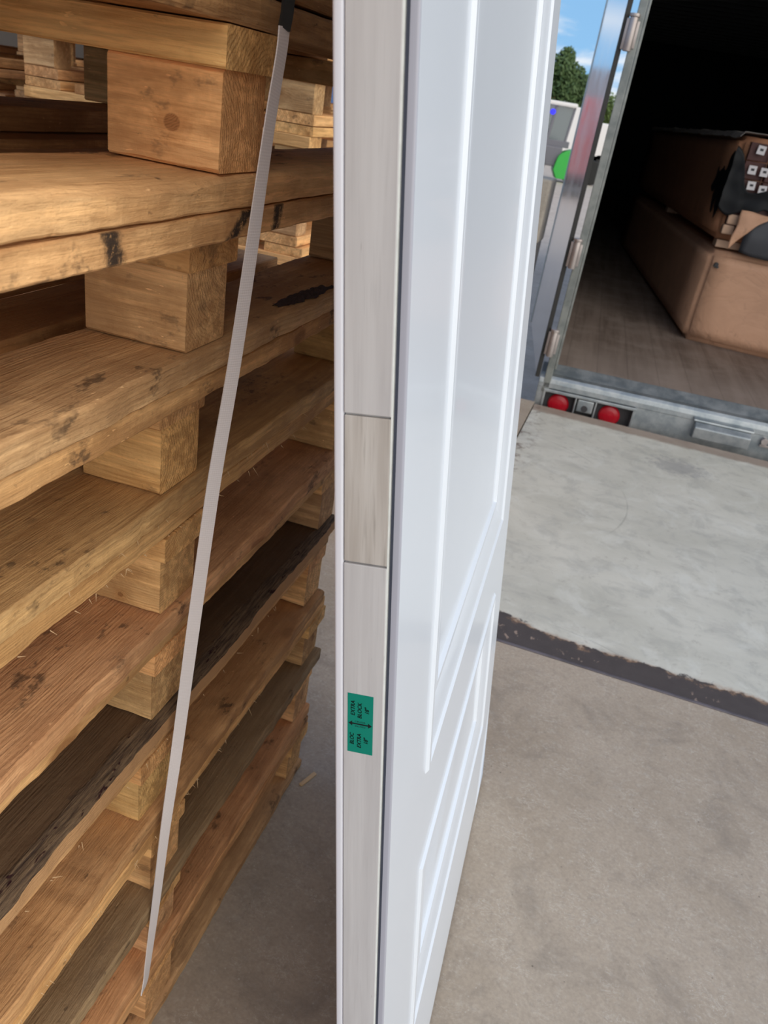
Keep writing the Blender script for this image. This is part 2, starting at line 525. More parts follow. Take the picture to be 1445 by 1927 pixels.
def kraft_mat(name, col):
    m, q = new_mat(name)
    co = q.n('ShaderNodeTexCoord').outputs['Object']
    a = q.noise(co, 4.0, 5, .6, .6)
    cr_ = q.noise(q.scale(co, (1, 1, 1.6)), 3.2, 5, .5, 1.6)
    cre = q.math('ABSOLUTE', q.math('SUBTRACT', cr_, .5))
    base = q.mix(q.smooth(a, .3, .7), tuple(v * .88 for v in col), col)
    base = q.mix(q.smooth(cre, 0, .012, .25, 0), base, tuple(v * .6 for v in col))
    sm = q.math('MULTIPLY', q.smooth(q.noise(q.scale(co, (6, 6, 3)), 1.5, 4, .7), .63, .70), .5)
    base = q.mix(sm, base, tuple(v * .5 for v in col))
    finish(q, base, .55, bump=q.math('ADD', cre, q.math('MULTIPLY', a, .3)), bstr=.5, bdist=.02, spec=.35)
    return m


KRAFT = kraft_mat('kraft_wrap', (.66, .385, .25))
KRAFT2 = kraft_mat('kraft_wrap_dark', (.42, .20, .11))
BUNDLE_END = plain('dark_red_ends', (.055, .012, .010), .6, var=.4, scale=14)
PLAST = plain('black_plastic', (.006, .007, .009), .5, var=.4, spec=.25)
GREYWRAP = plain('grey_wrap', (.055, .058, .068), .5)
PAPER = plain('white_label', (.72, .70, .72), .6, var=.05)
LUMBER = plain('spacer_lumber', (.50, .33, .23), .7)
GREEN = plain('green_paint', (.03, .42, .055), .35, var=.1)
CABGREY = plain('cab_grey', (.16, .16, .185), .5)
WHITE = plain('white_paint', (.78, .76, .74), .4)
TYRE = plain('tyre', (.02, .02, .02), .8)
REDPAINT = plain('red_paint', (.60, .11, .12), .4)
GREYPAINT = plain('grey_curtain', (.23, .22, .25), .55)
BLUEPAINT = plain('blue_paint', (.06, .16, .38), .5)
BRICK = plain('orange_brick', (.50, .20, .13), .8, var=.3, scale=3)
ROOFT = plain('grey_roof', (.22, .22, .25), .8)
BARK = plain('tree_bark', (.09, .07, .05), .9)
GLOWBLUE = plain('blue_glow', (.01, .01, .7), .3, emis=(.02, .02, 1.0), estr=1.2)
LEAF = plain('tree_leaf', (.065, .115, .035), .7, var=.5, scale=.8)
LEAF2 = plain('bush_leaf', (.11, .17, .04), .7, var=.5, scale=.8)


def glass_mat():
    m, q = new_mat('cab_glass')
    finish(q, (.10, .13, .14), .06, 0.0, spec=.9)
    return m


GLASS = glass_mat()

# ------------------------------------------------------------------ setting frames
TA = 0.2410011
TY = 3.98606
TM = Matrix.Translation((0, TY, 0)) @ Matrix.Rotation(-TA, 4, 'Z')     # x = across the trailer, y = into it
SYAW = 0.2269370                                                      # pallet stack
SD = Vector((math.sin(SYAW), math.cos(SYAW), 0))
SN = Vector((math.cos(SYAW), -math.sin(SYAW), 0))
YARDZ = -1.15

# ------------------------------------------------------------------ the dock slab, yard and leveler
fl = MB()
LX0, LX1, LD0, LD1 = .665, 2.95, -2.09, -.035
fl.box(-9, 10, -12, LD0, YARDZ, 0)
fl.box(-9, LX0, LD0, 0.0, YARDZ, 0)
fl.box(LX1, 10, LD0, 0.0, YARDZ, 0)
fo = fl.build('floor', FLOOR, loc=(0, TY, 0), rot=(0, 0, -TA))
tag(fo, kind='structure')
yd = MB()
yd.box(-150, 150, -.5, 250, YARDZ - .3, YARDZ)
yo = yd.build('yard', YARD, loc=(0, TY, 0), rot=(0, 0, -TA))
tag(yo, kind='structure')

wl = MB()
wl.box(-7.5, -2.85, 5.2, 5.4, 0, 3.4, Matrix.Rotation(-SYAW, 4, 'Z'))  # dark wall added behind the stacks to darken the view through their gaps
tag(wl.build('dark_backdrop', plain('backdrop_brown', (.085, .065, .05), .8)), kind='structure')

lv = empty('dock_leveler', TM)
tag(lv, 'pale grey painted steel dock leveler plate with worn dark hinge edge before the trailer', 'dock leveler')
m_ = MB()
m_.box(LX0 + .006, LX1 - .006, LD0 + .012, LD1, -.03, 0.0)
m_.build('plate', LEVEL, lv)
m_ = MB()
m_.box(LX0 + .006, LX1 - .006, LD0 + .001, LD0 + .010, -.05, .003)
tag(m_.build('hinge_bar', EDGE, lv, bevel=.002), 'dark steel edge bar')

# ------------------------------------------------------------------ pallets
PALE = (0.812, 0.482, 0.209)
TAN = (0.638, 0.358, 0.163)
HONEY = (0.638, 0.369, 0.153)
GREYB = (0.487, 0.284, 0.140)
DARKB = (0.145, 0.091, 0.054)
OLIVE = (0.261, 0.177, 0.093)


def board_mesh(name, L, W, T, seed, seg=28, rough=.0012, wane=None, chamf=.0016):
    """a sawn board along X: rounded section, wandering edges; wane = how far the top +Y arris is eaten away"""
    rr = random.Random(seed)
    o1, o2, o3, o4 = (rr.uniform(0, 500) for _ in range(4))
    mb = MB()
    hw, ht = W / 2, T / 2
    rings = []
    nseg = max(2, seg)
    for i in range(nseg + 1):
        x = -L / 2 + L * i / nseg
        jl = (mnoise.noise((x * 7, o1, 0)) + .6 * mnoise.noise((x * 31, o1, 3))) * rough
        jr = (mnoise.noise((x * 7, o2, 0)) + .6 * mnoise.noise((x * 31, o2, 3))) * rough
        jl += mnoise.noise((x * 160, o1, 9)) * rough * .35
        jr += mnoise.noise((x * 160, o2, 9)) * rough * .35
        jt = mnoise.noise((x * 9, o3, 0)) * rough * .5
        c = chamf * (1 + .8 * mnoise.noise((x * 40, o4, 0)))
        wn = c
        wz = c
        if wane:
            k = max(0.0, .45 + mnoise.noise((x * 6, o4, 7)) + .3 * mnoise.noise((x * 24, o4, 9)))
            wn = c + wane * k
            wz = min(T * .75, c + wane * k * .55)
        y0, y1 = -hw + jl, hw + jr
        z0, z1 = -ht, ht + jt
        rings.append([(x, y0 + c, z0), (x, y1 - c, z0), (x, y1, z0 + c), (x, y1 + jr * .2, z1 - wz),
                      (x, y1 - wn * .45, z1 - wz * .38), (x, y1 - wn, z1), (x, y0 + c, z1), (x, y0, z1 - c), (x, y0, z0 + c)])
    n = len(rings[0])
    vs = [p for r_ in rings for p in r_]
    fs = []
    for i in range(nseg):
        for k in range(n):
            a, b = i * n + k, i * n + (k + 1) % n
            fs.append((a, b, b + n, a + n))
    fs.append(tuple(range(n - 1, -1, -1)))
    fs.append(tuple(range(nseg * n, nseg * n + n)))
    mb.add(vs, fs)
    return mb.mesh(name, smooth=28)


PITCH_Z = .1418
ZB = .022
BLK, CRS, DCK, BTM = .066, .0265, .0235, .0258
PL, PW = 1.05, .80


def vary(c, rr, amt=.10):
    k = 1 + rr.uniform(-amt, amt)
    return tuple(v * k * (1 + rr.uniform(-.04, .04)) for v in c)


MESHES = {}


def bmesh_cached(key, *a, **k):
    if key not in MESHES:
        MESHES[key] = board_mesh(*a, **k)
    return MESHES[key]


def make_pallet(idx, loc, rz, label, group, cfg, detailed=True):
    """local: x 0 = right edge of the blocks (negative to the left), y 0 = middle block's near face, z 0 = block underside"""
    rr = random.Random(100 + idx)
    root = empty('wooden_pallet', loc=loc, rz=rz)
    tag(root, label, 'pallet', group)
    dust = cfg.get('dust', .8)

    def put(name, me, mat, p, rot, col, al):
        o = bpy.data.objects.new(name, me)
        if not me.materials:
            me.materials.append(mat)
        COL.objects.link(o)
        if me.materials[0] != mat:
            o.material_slots[0].link = 'OBJECT'
            o.material_slots[0].material = mat
        o.parent = root
        o.location = p
        o.rotation_euler = rot
        o.color = (*col, al)
        return o
    ALONG = math.pi / 2            # local X of the board -> pallet Y;   board +Y -> pallet -X
    yc = .034
    bl, bw = cfg.get('bl', .067), cfg.get('bw', .090)
    # nine blocks, grain across the pallet so the end grain shows on the long side
    cols = (0.0, -PW / 2 + bw / 2, -PW + bw)
    for r_, by in enumerate((yc - PL / 2 + bl / 2, yc, yc + PL / 2 - bl / 2)):
        for c_, bx in enumerate(cols):
            col = vary(cfg.get('block', PALE), rr, .12)
            front = detailed and c_ == 0
            w_ = bw if c_ != 1 else .11
            me = board_mesh('block', w_, bl, BLK, idx * 50 + r_ * 3 + c_, seg=10 if front else 2, rough=.0008,
                            wane=cfg.get('bwane') if front and r_ == 1 else None, chamf=.0022)
            put('block', me, cfg.get('block_mat', WOOD) if front and r_ == 1 else WOOD, (bx - w_ / 2 if c_ == 0 else bx - w_ / 2, by, BLK / 2), (0, 0, 0), col, dust * .6)
    # three stringer boards across
    for r_, by in enumerate((yc - PL / 2 + bl / 2, yc, yc + PL / 2 - bl / 2)):
        ov = rr.uniform(0.0, .010) + (cfg.get('cross_out', 0) if r_ == 1 else 0)
        me = board_mesh('stringer_board', PW + ov, bl + .012, CRS, idx * 50 + 20 + r_, seg=16, rough=.0012)
        put('stringer_board', me, WOOD, (-PW / 2 + ov / 2, by, BLK + CRS / 2), (0, 0, 0), vary(cfg.get('cross', PALE), rr), dust * .6)
    # deck boards along
    nd = 6
    for k in range(nd):
        w_ = .105 if k in (0, nd - 1) else .088
        x_ = -w_ / 2 + cfg.get('deck_out', .006) if k == 0 else (-PW + w_ / 2 if k == nd - 1 else -.052 - k * (PW - .105) / (nd - 1))
        mat = cfg.get('deck_mat', WOOD) if k == 0 else WOOD
        me = board_mesh('deck_board', PL, w_, DCK - .0022, idx * 50 + 30 + k, seg=(150 if detailed else 12) if k == 0 else 12,
                        rough=.0022 if k == 0 else .0015, wane=cfg.get('deck_wane') if k == 0 else None)
        o = put('deck_board', me, mat, (x_, yc, BLK + CRS + DCK / 2), (0, 0, -ALONG), vary(cfg.get('deck', TAN) if k == 0 else TAN, rr), dust)
    # three bottom boards along
    for k in range(3):
        w_ = cfg.get('bottom_w', .104) if k == 0 else .10
        x_ = (-w_ / 2 + cfg.get('bottom_out', .006), -PW / 2, -PW + w_ / 2)[k]
        mat = cfg.get('bottom_mat', WOOD) if k == 0 else WOOD
        th = BTM if cfg.get('floor') is None else ZB
        me = board_mesh('bottom_board', PL, w_, th - .0022, idx * 50 + 40 + k, seg=(150 if detailed else 12) if k == 0 else 12,
                        rough=.0026 if k == 0 else .0015, wane=cfg.get('bottom_wane') if k == 0 else None)
        put('bottom_board', me, mat, (x_, yc, -th / 2), (0, 0, -ALONG), vary(cfg.get('bottom', TAN) if k == 0 else TAN, rr), dust)
    return root


GRP = None
STACK = {13: (.555, -.300), 12: (.565, -.305), 11: (.56, -.30), 10: (.55, -.296), 9: (.556, -.289), 8: (.552, -.288),
         7: (.565, -.317), 6: (.574, -.342), 5: (.585, -.346), 4: (.584, -.352), 3: (.567, -.356), 2: (.588, -.351),
         1: (.595, -.358), 0: (.590, -.355)}
CFG = {
    9: dict(bottom=GREYB, bottom_wane=.006),
    8: dict(block_mat=WOOD_KNOT, block=(0.800, 0.480, 0.213), cross=PALE, deck=GREYB, bottom=(0.800, 0.506, 0.247), bottom_wane=.012,
            bw=.090, bottom_out=.004, deck_wane=.004),
    7: dict(block=(0.667, 0.414, 0.206), cross=PALE, deck=(0.747, 0.469, 0.231), deck_mat=WOOD_MARK, bottom=(0.587, 0.379, 0.198), bottom_wane=.006,
            bw=.092, deck_out=.030, bl=.067),
    6: dict(block=(0.747, 0.445, 0.188), cross=PALE, deck=(0.720, 0.445, 0.198), bottom=(0.667, 0.408, 0.188), bw=.080, deck_out=.026),
    5: dict(block_mat=WOOD_KNOT2, block=(0.800, 0.492, 0.227), cross=PALE, deck=(0.733, 0.445, 0.188), bottom=(0.694, 0.414, 0.206), bw=.075, bottom_out=.008),
    4: dict(block=(0.667, 0.422, 0.206), deck=(0.774, 0.480, 0.206), bottom=DARKB, bottom_mat=WOOD_BARK, bottom_wane=.010, bw=.062, bottom_out=.012),
    3: dict(block=(0.820, 0.506, 0.227), deck=(0.694, 0.408, 0.188), bottom=(0.626, 0.361, 0.173), bw=.060, bottom_wane=.004, bottom_out=.012),
    2: dict(block=(0.694, 0.432, 0.206), deck=(0.733, 0.445, 0.198), bottom=(0.348, 0.241, 0.140), bw=.060, bottom_out=.012),
    1: dict(block=(0.800, 0.480, 0.237), deck=(0.694, 0.397, 0.167), bottom=(0.667, 0.385, 0.178), bw=.060, bottom_out=.008, bottom_wane=.004),
    0: dict(block=(0.667, 0.397, 0.188), deck=(0.667, 0.385, 0.178), bottom=(0.600, 0.372, 0.188), bottom_wane=.010, floor=True),
}
NAMES = {
    13: 'uppermost wooden pallet of the tall stack, touching the leaning white door',
    12: 'second wooden pallet from the top of the tall stack beside the door',
    11: 'third wooden pallet from the top of the tall stack beside the door',
    10: 'fourth wooden pallet from the top of the tall stack beside the door',
    9: 'wooden pallet whose bottom board crosses the very top behind the black strap end',
    8: 'wooden pallet with big knotted block just above the black sprayed boards',
    7: 'wooden pallet with black sprayed deck edge and ring-grained block in the upper stack',
    6: 'wooden pallet in the stack third down in view, over the long thin joint line',
    5: 'wooden pallet in the stack whose pale block has a round knot, fourth down in view',
    4: 'wooden pallet with dark weathered bark-edged bottom board midway down the stack',
    3: 'wooden pallet just below the dark bark-edged board in the stack',
    2: 'wooden pallet with greyish olive bottom board, third from the stack bottom',
    1: 'wooden pallet second from the bottom of the stack beside the door',
    0: 'lowest wooden pallet of the tall stack, resting on the concrete floor',
}
for k in range(14):
    s_, n_ = STACK[k]
    z_ = ZB + PITCH_Z * k
    rz = -SYAW + math.radians(R.uniform(-.25, .25))
    make_pallet(k, SD * s_ + SN * n_ + Vector((0, 0, z_)), rz, NAMES[k], 'pallets in the tall stack beside the door', CFG.get(k, {}),
                detailed=k < 10)

for pk, zz, cnt, xo in ((6, -BTM, 26, .004), (5, BLK + CRS, 30, .004), (3, -BTM, 46, .011), (4, -BTM, 22, .010), (8, BLK, 12, -.002), (7, BLK, 14, .0)):
    pp = [o for o in bpy.data.objects if o.get('label') == NAMES[pk]][0]
    rr = random.Random(pk)
    m_ = MB()
    for _ in range(cnt):
        y = rr.uniform(-.30, .35) if pk < 7 else rr.uniform(.0, .067)
        ln_ = rr.uniform(.002, .007) * (2.0 if rr.random() < .15 else 1)
        p0 = Vector((xo - .002 + CFG[pk].get('bottom_out', .006) * (pk < 7) - .004, y, zz + .001))
        d_ = Vector((rr.uniform(.05, .8), rr.uniform(-.7, .7), rr.uniform(-1.2, -.1))).normalized() * ln_
        m_.cyl(p0, p0 + d_, .00045, 4, .0001)
    tag(m_.build('splinters', SPLINT, pp), 'fine pale splinters along the sawn edge', kind='stuff')
p7 = [o for o in bpy.data.objects if o.get('label') == NAMES[7]][0]
m_ = MB()
ns, nr = 34, 8
vs = []
for i in range(ns + 1):
    t = i / ns
    y = .205 + .150 * t
    wv = .0085 * math.sin(math.pi * min(1, t * 1.1 + .06)) ** .6 * (1 + .5 * mnoise.noise((t * 9, 1, 2)))
    hv = .0050 * (.25 + math.sin(math.pi * min(1, t + .03)) ** .7) * (1 + .5 * mnoise.noise((t * 14, 5, 2)))
    xc = -.012 + .012 * t + .003 * mnoise.noise((t * 6, 8, 1))
    for k in range(nr + 1):
        a = math.pi * k / nr
        jj = 1 + .35 * mnoise.noise((t * 30, k * .9, 3))
        vs.append((xc + math.cos(a) * wv * jj, y, -.0012 + math.sin(a) * hv * jj))
m_.add(vs, [(i * (nr + 1) + k, i * (nr + 1) + k + 1, (i + 1) * (nr + 1) + k + 1, (i + 1) * (nr + 1) + k) for i in range(ns) for k in range(nr)])
tag(m_.build('bark_strip', plain('dark_bark', (.045, .026, .024), .85, var=.6, scale=260), p7), 'dark strip of loose bark')

# a second stack stands behind the first
far_names = ['lowest', 'second', 'third', 'fourth', 'fifth', 'sixth', 'seventh', 'eighth', 'ninth', 'tenth']
for k in range(10):
    s_, n_ = 2.46 + R.uniform(-.01, .01), -.79 + R.uniform(-.012, .012)
    z_ = ZB + PITCH_Z * k
    make_pallet(30 + k, SD * s_ + SN * n_ + Vector((0, 0, z_)), -SYAW + math.radians(R.uniform(-.4, .4)),
                '%s wooden pallet from the floor in the far stack behind the tall stack' % far_names[k],
                'pallets in the far stack', dict(block=(.60, .38, .2), bottom=PALE, deck=PALE, floor=True if k == 0 else None), detailed=False)

for k in range(11):
    s_, n_ = 2.30 + R.uniform(-.01, .01), -1.74 + R.uniform(-.012, .012)
    z_ = ZB + PITCH_Z * k
    make_pallet(50 + k, SD * s_ + SN * n_ + Vector((0, 0, z_)), -SYAW + math.radians(R.uniform(-.4, .4)),
                '%s wooden pallet from the floor in the leftmost back stack' % (far_names + ['eleventh'])[k],
                'pallets in the leftmost back stack', dict(floor=True if k == 0 else None), detailed=False)

for k in range(11):
    s_, n_ = 3.80 + R.uniform(-.01, .01), -1.32 + R.uniform(-.012, .012)
    z_ = ZB + PITCH_Z * k
    make_pallet(70 + k, SD * s_ + SN * n_ + Vector((0, 0, z_)), -SYAW + math.radians(R.uniform(-.4, .4)),
                '%s wooden pallet from the floor in the farthest stack at the back' % (far_names + ['eleventh'])[k],
                'pallets in the farthest stack', dict(floor=True if k == 0 else None), detailed=False)

for k in range(11):  # extra stack added to block the bright background behind the gaps
    s_, n_ = 3.60 + R.uniform(-.01, .01), -2.45 + R.uniform(-.012, .012)
    z_ = ZB + PITCH_Z * k
    make_pallet(90 + k, SD * s_ + SN * n_ + Vector((0, 0, z_)), -SYAW + math.radians(R.uniform(-.4, .4)),
                '%s wooden pallet from the floor in the added back left corner stack' % (far_names + ['eleventh'])[k],
                'pallets in the added back left corner stack', dict(floor=True if k == 0 else None), detailed=False)

# ------------------------------------------------------------------ the leaning door slab
DB = Vector((.13959717, .41785571, 0))
DYAW, LEAN, DW = 0.18488235, 0.13105838, .8530334
DH = 2.032
dW = Vector((math.sin(DYAW), math.cos(DYAW), 0))
dN0 = Vector((math.cos(DYAW), -math.sin(DYAW), 0))
dUp = Vector((0, 0, 1)) * math.cos(LEAN) - dN0 * math.sin(LEAN)
dN = dN0 * math.cos(LEAN) + Vector((0, 0, 1)) * math.sin(LEAN)
DM = Matrix((dN, dW, dUp)).transposed().to_4x4()
# the slab stands on its lower left arris; lift it so the other arris clears the floor
DM.translation = DB + Vector((0, 0, .0060))
door = empty('door_slab', DM)
tag(door, 'new white panelled door slab standing on edge, leaning against the pallet stack', 'door')
TH = .0445


def skin_mesh(panels):
    """moulded right-hand skin: nested rings for every panel, thickness 5 mm"""
    prof = [(0, 0), (.003, .0030), (.008, .0034), (.012, .0006), (.017, .0002), (.046, -.0075), (.050, -.0062), (.056, -.0042),
            (.063, -.0042), (.067, -.0085), (.071, -.0092)]
    mb = MB()
    ws = sorted({0.0, DW} | {v for p in panels for v in p[:2]})
    hs = sorted({0.0, DH} | {v for p in panels for v in p[2:]})
    e = .0016
    for i in range(len(ws) - 1):
        for j in range(len(hs) - 1):
            w0, w1, h0, h1 = ws[i], ws[i + 1], hs[j], hs[j + 1]
            if any(abs(w0 - p[0]) < 1e-6 and h0 >= p[2] - 1e-6 and h1 <= p[3] + 1e-6 for p in panels):
                continue
            a, b = (w0 + e if i == 0 else w0), (w1 - e if i == len(ws) - 2 else w1)
            mb.add([(0, a, h0), (0, b, h0), (0, b, h1), (0, a, h1)], [(0, 1, 2, 3)])
    for (w0, w1, h0, h1) in panels:
        loops = []
        for d, z in prof:
            loops.append([(z, w0 + d, h0 + d), (z, w1 - d, h0 + d), (z, w1 - d, h1 - d), (z, w0 + d, h1 - d)])
        for a, b in zip(loops[:-1], loops[1:]):
            for k in range(4):
                mb.add([a[k], a[(k + 1) % 4], b[(k + 1) % 4], b[k]], [(0, 1, 2, 3)])
        mb.add(loops[-1], [(0, 1, 2, 3)])
    for h in (0, DH):
        mb.add([(0, e, h), (0, DW - e, h), (-.005, DW, h), (-.005, 0, h)], [(0, 1, 2, 3)])
    me = bpy.data.meshes.new('face_skin')
    me.from_pydata(mb.v, [], mb.f)
    bm = bmesh.new()
    bm.from_mesh(me)
    bmesh.ops.remove_doubles(bm, verts=bm.verts[:], dist=1e-6)
    bmesh.ops.recalc_face_normals(bm, faces=bm.faces[:])
    bm.to_mesh(me)
    bm.free()
    for p in me.polygons:
        p.use_smooth = True
    me.set_sharp_from_angle(angle=math.radians(12))
    return me


PANELS = [(.143, .715, .239, .524), (.143, .715, .654, 1.884)]
tag(link('face_skin', skin_mesh(PANELS), SKIN, door), 'bright white moulded face')
for (y, sg) in ((0.0, 1), (DW, -1)):
    m_ = MB()
    e = .0016
    pr = [(0, y + sg * e)] + [(-e + e * math.cos(t), y + sg * (e - e * math.sin(t))) for t in (math.pi / 6, math.pi / 3, math.pi / 2)] + [(-.0050, y), (-.0050, y + sg * .004), (0.0, y + sg * .004)]
    m_.prism(pr[:5] + [(-.0050, y + sg * .0035), (-.0004, y + sg * .0035)], 'z', 0, DH)
    tag(m_.build('skin_edge', EDGESKIN, door, smooth=40), 'dull lavender grey cut edge of the skin')
m_ = MB()
m_.box(-.0078, -.0049, .0035, .040, 0.0, DH)
m_.box(-.0078, -.0049, DW - .040, DW - .0035, 0.0, DH)
m_.build('groove_core', GROOVE, door)
m_ = MB()
m_.box(-.0089, -.0077, .0006, .0385, 0, DH)
m_.box(-.0089, -.0077, DW - .0385, DW - .0006, 0, DH)
m_.build('glue_line', GLUE, door)
LB0, LB1 = .9588, 1.0600
m_ = MB()
for a, b in ((0, LB0 - .0009), (LB1 + .0009, DH)):
    m_.box(-.0380, -.0088, 0, .038, a, b)
m_.box(-.0380, -.0088, .003, .038, LB0 - .002, LB1 + .002)
tag(m_.build('edge_stile', STILE, door, bevel=.0005, seg=1), 'grey primed wooden edge')
m_ = MB()
m_.box(-.0379, -.0089, .0004, .0028, LB0 + .0005, LB1 - .0005)
tag(m_.build('lock_block', LOCKB, door, bevel=.0005, seg=1), 'bare wooden block let into the edge')
m_ = MB()
m_.box(-.0380, -.0100, .0385, DW - .0385, .0, DH)
m_.build('core_panel', GROOVE, door)
m_ = MB()
m_.box(-.0380, -.0088, DW - .038, DW, .0, DH)
m_.build('far_stile', STILE, door)
m_ = MB()
m_.box(-TH, -.0384, .0, DW, .0, DH)
m_.build('back_skin', BACKSKIN, door, bevel=.0018, seg=3, smooth=40)

# green sticker with its lettering
m_ = MB()
m_.box(-.0347, -.0157, -.00025, .0, .7995, .8530)
stk = m_.build('sticker', STICK, door)
tag(stk, 'green sticker reading EXTRA BLOCK 18 inch')


def text_mesh(s, size, shear=.18, bold=.0):
    cu = bpy.data.curves.new('lettering', 'FONT')
    cu.body = s
    cu.size = size
    cu.shear = shear
    cu.align_x = 'CENTER'
    cu.align_y = 'CENTER'
    o = bpy.data.objects.new('lettering', cu)
    COL.objects.link(o)
    dg = bpy.context.evaluated_depsgraph_get()
    me = bpy.data.meshes.new_from_object(o.evaluated_get(dg))
    bpy.data.objects.remove(o)
    return me


def place_text(s, size, t, h, xdir, ydir, bold=.00014, shear=.18, sx=1.0):
    me = text_mesh(s, size, shear, bold)
    X, Y = Vector(xdir), Vector(ydir)
    Z = X.cross(Y)
    mm = Matrix((X * sx, Y, Z)).transposed().to_4x4()
    mm.translation = (-t, -.00034, h)
    if bold:                                   # embolden: the same glyphs again, a hair to each side
        bm = bmesh.new()
        for dx, dy in ((0, 0), (bold, 0), (-bold, 0), (0, bold * .6), (0, -bold * .6)):
            c_ = me.copy()
            c_.transform(Matrix.Translation((dx, dy, 0)))
            bm.from_mesh(c_)
        bm.to_mesh(me)
        bm.free()
    me.transform(mm)
    return link('lettering', me, INK, stk)


UPV, LFT, RGT, DWN = (0, 0, 1), (-1, 0, 0), (1, 0, 0), (0, 0, -1)
for s, t, h in (('EXTRA', .0306, .8402), ('BLOCK', .0255, .8387), ('18"', .0201, .8395),
                ('BLOC', .0312, .8120), ('EXTRA', .0257, .8110), ('18"', .0206, .8118)):
    place_text(s, .0043, t, h, UPV, LFT, sx=1.0 if s != 'BLOC' else .95)
place_text('CENTER', .0019, .0252, .8284, RGT, UPV, bold=0, shear=0, sx=1.15)
place_text('CENTRE', .0019, .0252, .8244, LFT, DWN, bold=0, shear=0, sx=1.15)
m_ = MB()
pts = [(-.0340, .8264), (-.0312, .8286), (-.0312, .8270), (-.0192, .8270), (-.0192, .8286), (-.0164, .8264),
       (-.0192, .8242), (-.0192, .8258), (-.0312, .8258), (-.0312, .8242)]
m_.prism(pts, 'y', -.00036, -.00030)
m_.build('arrow', INK, stk)

# ------------------------------------------------------------------ the white strap hanging down the stack
SP = [[-.1239, .6417, 1.2706, .0072], [-.1241, .6414, 1.2627, .0072], [-.1248, .6393, 1.2545, .0072], [-.1252, .6394, 1.2415, .0068],
      [-.1262, .6367, 1.2248, .0068], [-.1285, .6305, 1.1867, .0072], [-.1355, .6303, 1.0912, .0091], [-.1432, .6343, 1.0068, .0102],
      [-.1529, .6346, .9118, .0113], [-.1592, .6380, .8435, .0121], [-.1706, .6470, .7117, .0127], [-.1827, .6540, .5553, .0124],
      [-.1891, .6404, .4354, .0105], [-.1936, .6317, .3329, .0090], [-.1987, .6208, .2233, .0067], [-.2007, .6165, .1798, .0048],
      [-.2025, .6104, .1633, .0008]]


def ribbon(pts, wfull, th, name):
    eye = Vector((0, 0, EYE))
    P = [Vector(p[:3]) for p in pts]
    # resample smoothly
    fine, wid = [], []
    for i in range(len(P) - 1):
        p0, p1, p2, p3 = P[max(0, i - 1)], P[i], P[i + 1], P[min(len(P) - 1, i + 2)]
        for k in range(6):
            t = k / 6
            fine.append(.5 * ((2 * p1) + (p2 - p0) * t + (2 * p0 - 5 * p1 + 4 * p2 - p3) * t * t + (3 * p1 - p0 - 3 * p2 + p3) * t ** 3))
            wid.append(pts[i][3] * (1 - t) + pts[i + 1][3] * t)
    fine.append(P[-1])
    wid.append(pts[-1][3])
    me = bpy.data.meshes.new(name)
    vs, fs, uvs = [], [], []
    ln = 0
    for i, p in enumerate(fine):
        d = (fine[min(i + 1, len(fine) - 1)] - fine[max(i - 1, 0)]).normalized()
        v = (p - eye).normalized()
        e = d.cross(v).normalized()
        nn = e.cross(d).normalized()
        c = min(1.0, wid[i] / wfull)
        s = math.sqrt(1 - c * c)
        wv = (e * c + nn * s) * wfull / 2
        nv = (e * -s + nn * c) * th / 2
        if i:
            ln += (p - fine[i - 1]).length
        vs += [p - wv - nv, p + wv - nv, p + wv + nv, p - wv + nv]
        uvs.append(ln)
    luv = []
    for i in range(len(fine) - 1):
        for k in range(4):
            a, b = i * 4 + k, i * 4 + (k + 1) % 4
            fs.append((a, b, b + 4, a + 4))
            u = ((0, 1), (1, 1), (1, 0), (0, 0))[k]
            luv += [(u[0], uvs[i]), (u[1], uvs[i]), (u[1], uvs[i + 1]), (u[0], uvs[i + 1])]
    nb = len(fine) * 4
    fs += [(3, 2, 1, 0), (nb - 4, nb - 3, nb - 2, nb - 1)]
    luv += [(0, 0)] * 8
    me.from_pydata([tuple(q) for q in vs], [], fs)
    ul = me.uv_layers.new(name='UVMap')
    for i, u in enumerate(luv):
        ul.data[i].uv = u
    return me


strap = empty('strap', loc=(-.125, .64, 1.2545))
tag(strap, 'white woven strap with black upper end hanging down the pallet stack', 'strap')


def under(o, parent):
    o.parent = parent
    o.matrix_parent_inverse = Matrix.Translation(parent.location).inverted()
    return o


under(link('webbing', ribbon(SP[2:], .0129, .0011, 'webbing'), STRAP), strap)
blk = [[-.1300, .655, 1.4045, .0075], [-.1180, .650, 1.4035, .0075], [-.1150, .6475, 1.390, .0075], [-.1185, .645, 1.34, .0075], [-.1222, .6425, 1.2980, .0072]] + \
      [[p[0], p[1], p[2], .0074] for p in SP[:2]] + [[-.1248, .6390, 1.2530, .0074]]
tag(under(link('end_sleeve', ribbon(blk, .0095, .0024, 'end_sleeve'), BLACKWEB), strap), 'black upper end')

# ------------------------------------------------------------------ the semi-trailer
TYAW = math.radians(10.2)
TM2 = Matrix.Translation((.680, 3.819, 0)) @ Matrix.Rotation(-TYAW, 4, 'Z') @ Matrix.Translation((-.70, 0, 0))
tr = empty('semi_trailer', TM2)
tag(tr, 'open dark semi-trailer backed up to the dock leveler', 'trailer')
TX0, TX1, TL, TF, TC = .652, 3.16, 13.4, .165, 2.80
m_ = MB()
m_.box(TX0 + .07, TX1 - .07, .11, TL, TF - .05, TF + .012)
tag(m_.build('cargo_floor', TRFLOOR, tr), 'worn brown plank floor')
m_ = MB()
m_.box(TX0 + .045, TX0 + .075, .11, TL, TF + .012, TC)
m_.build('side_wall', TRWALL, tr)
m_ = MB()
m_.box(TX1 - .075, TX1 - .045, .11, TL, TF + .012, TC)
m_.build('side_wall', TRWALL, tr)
m_ = MB()
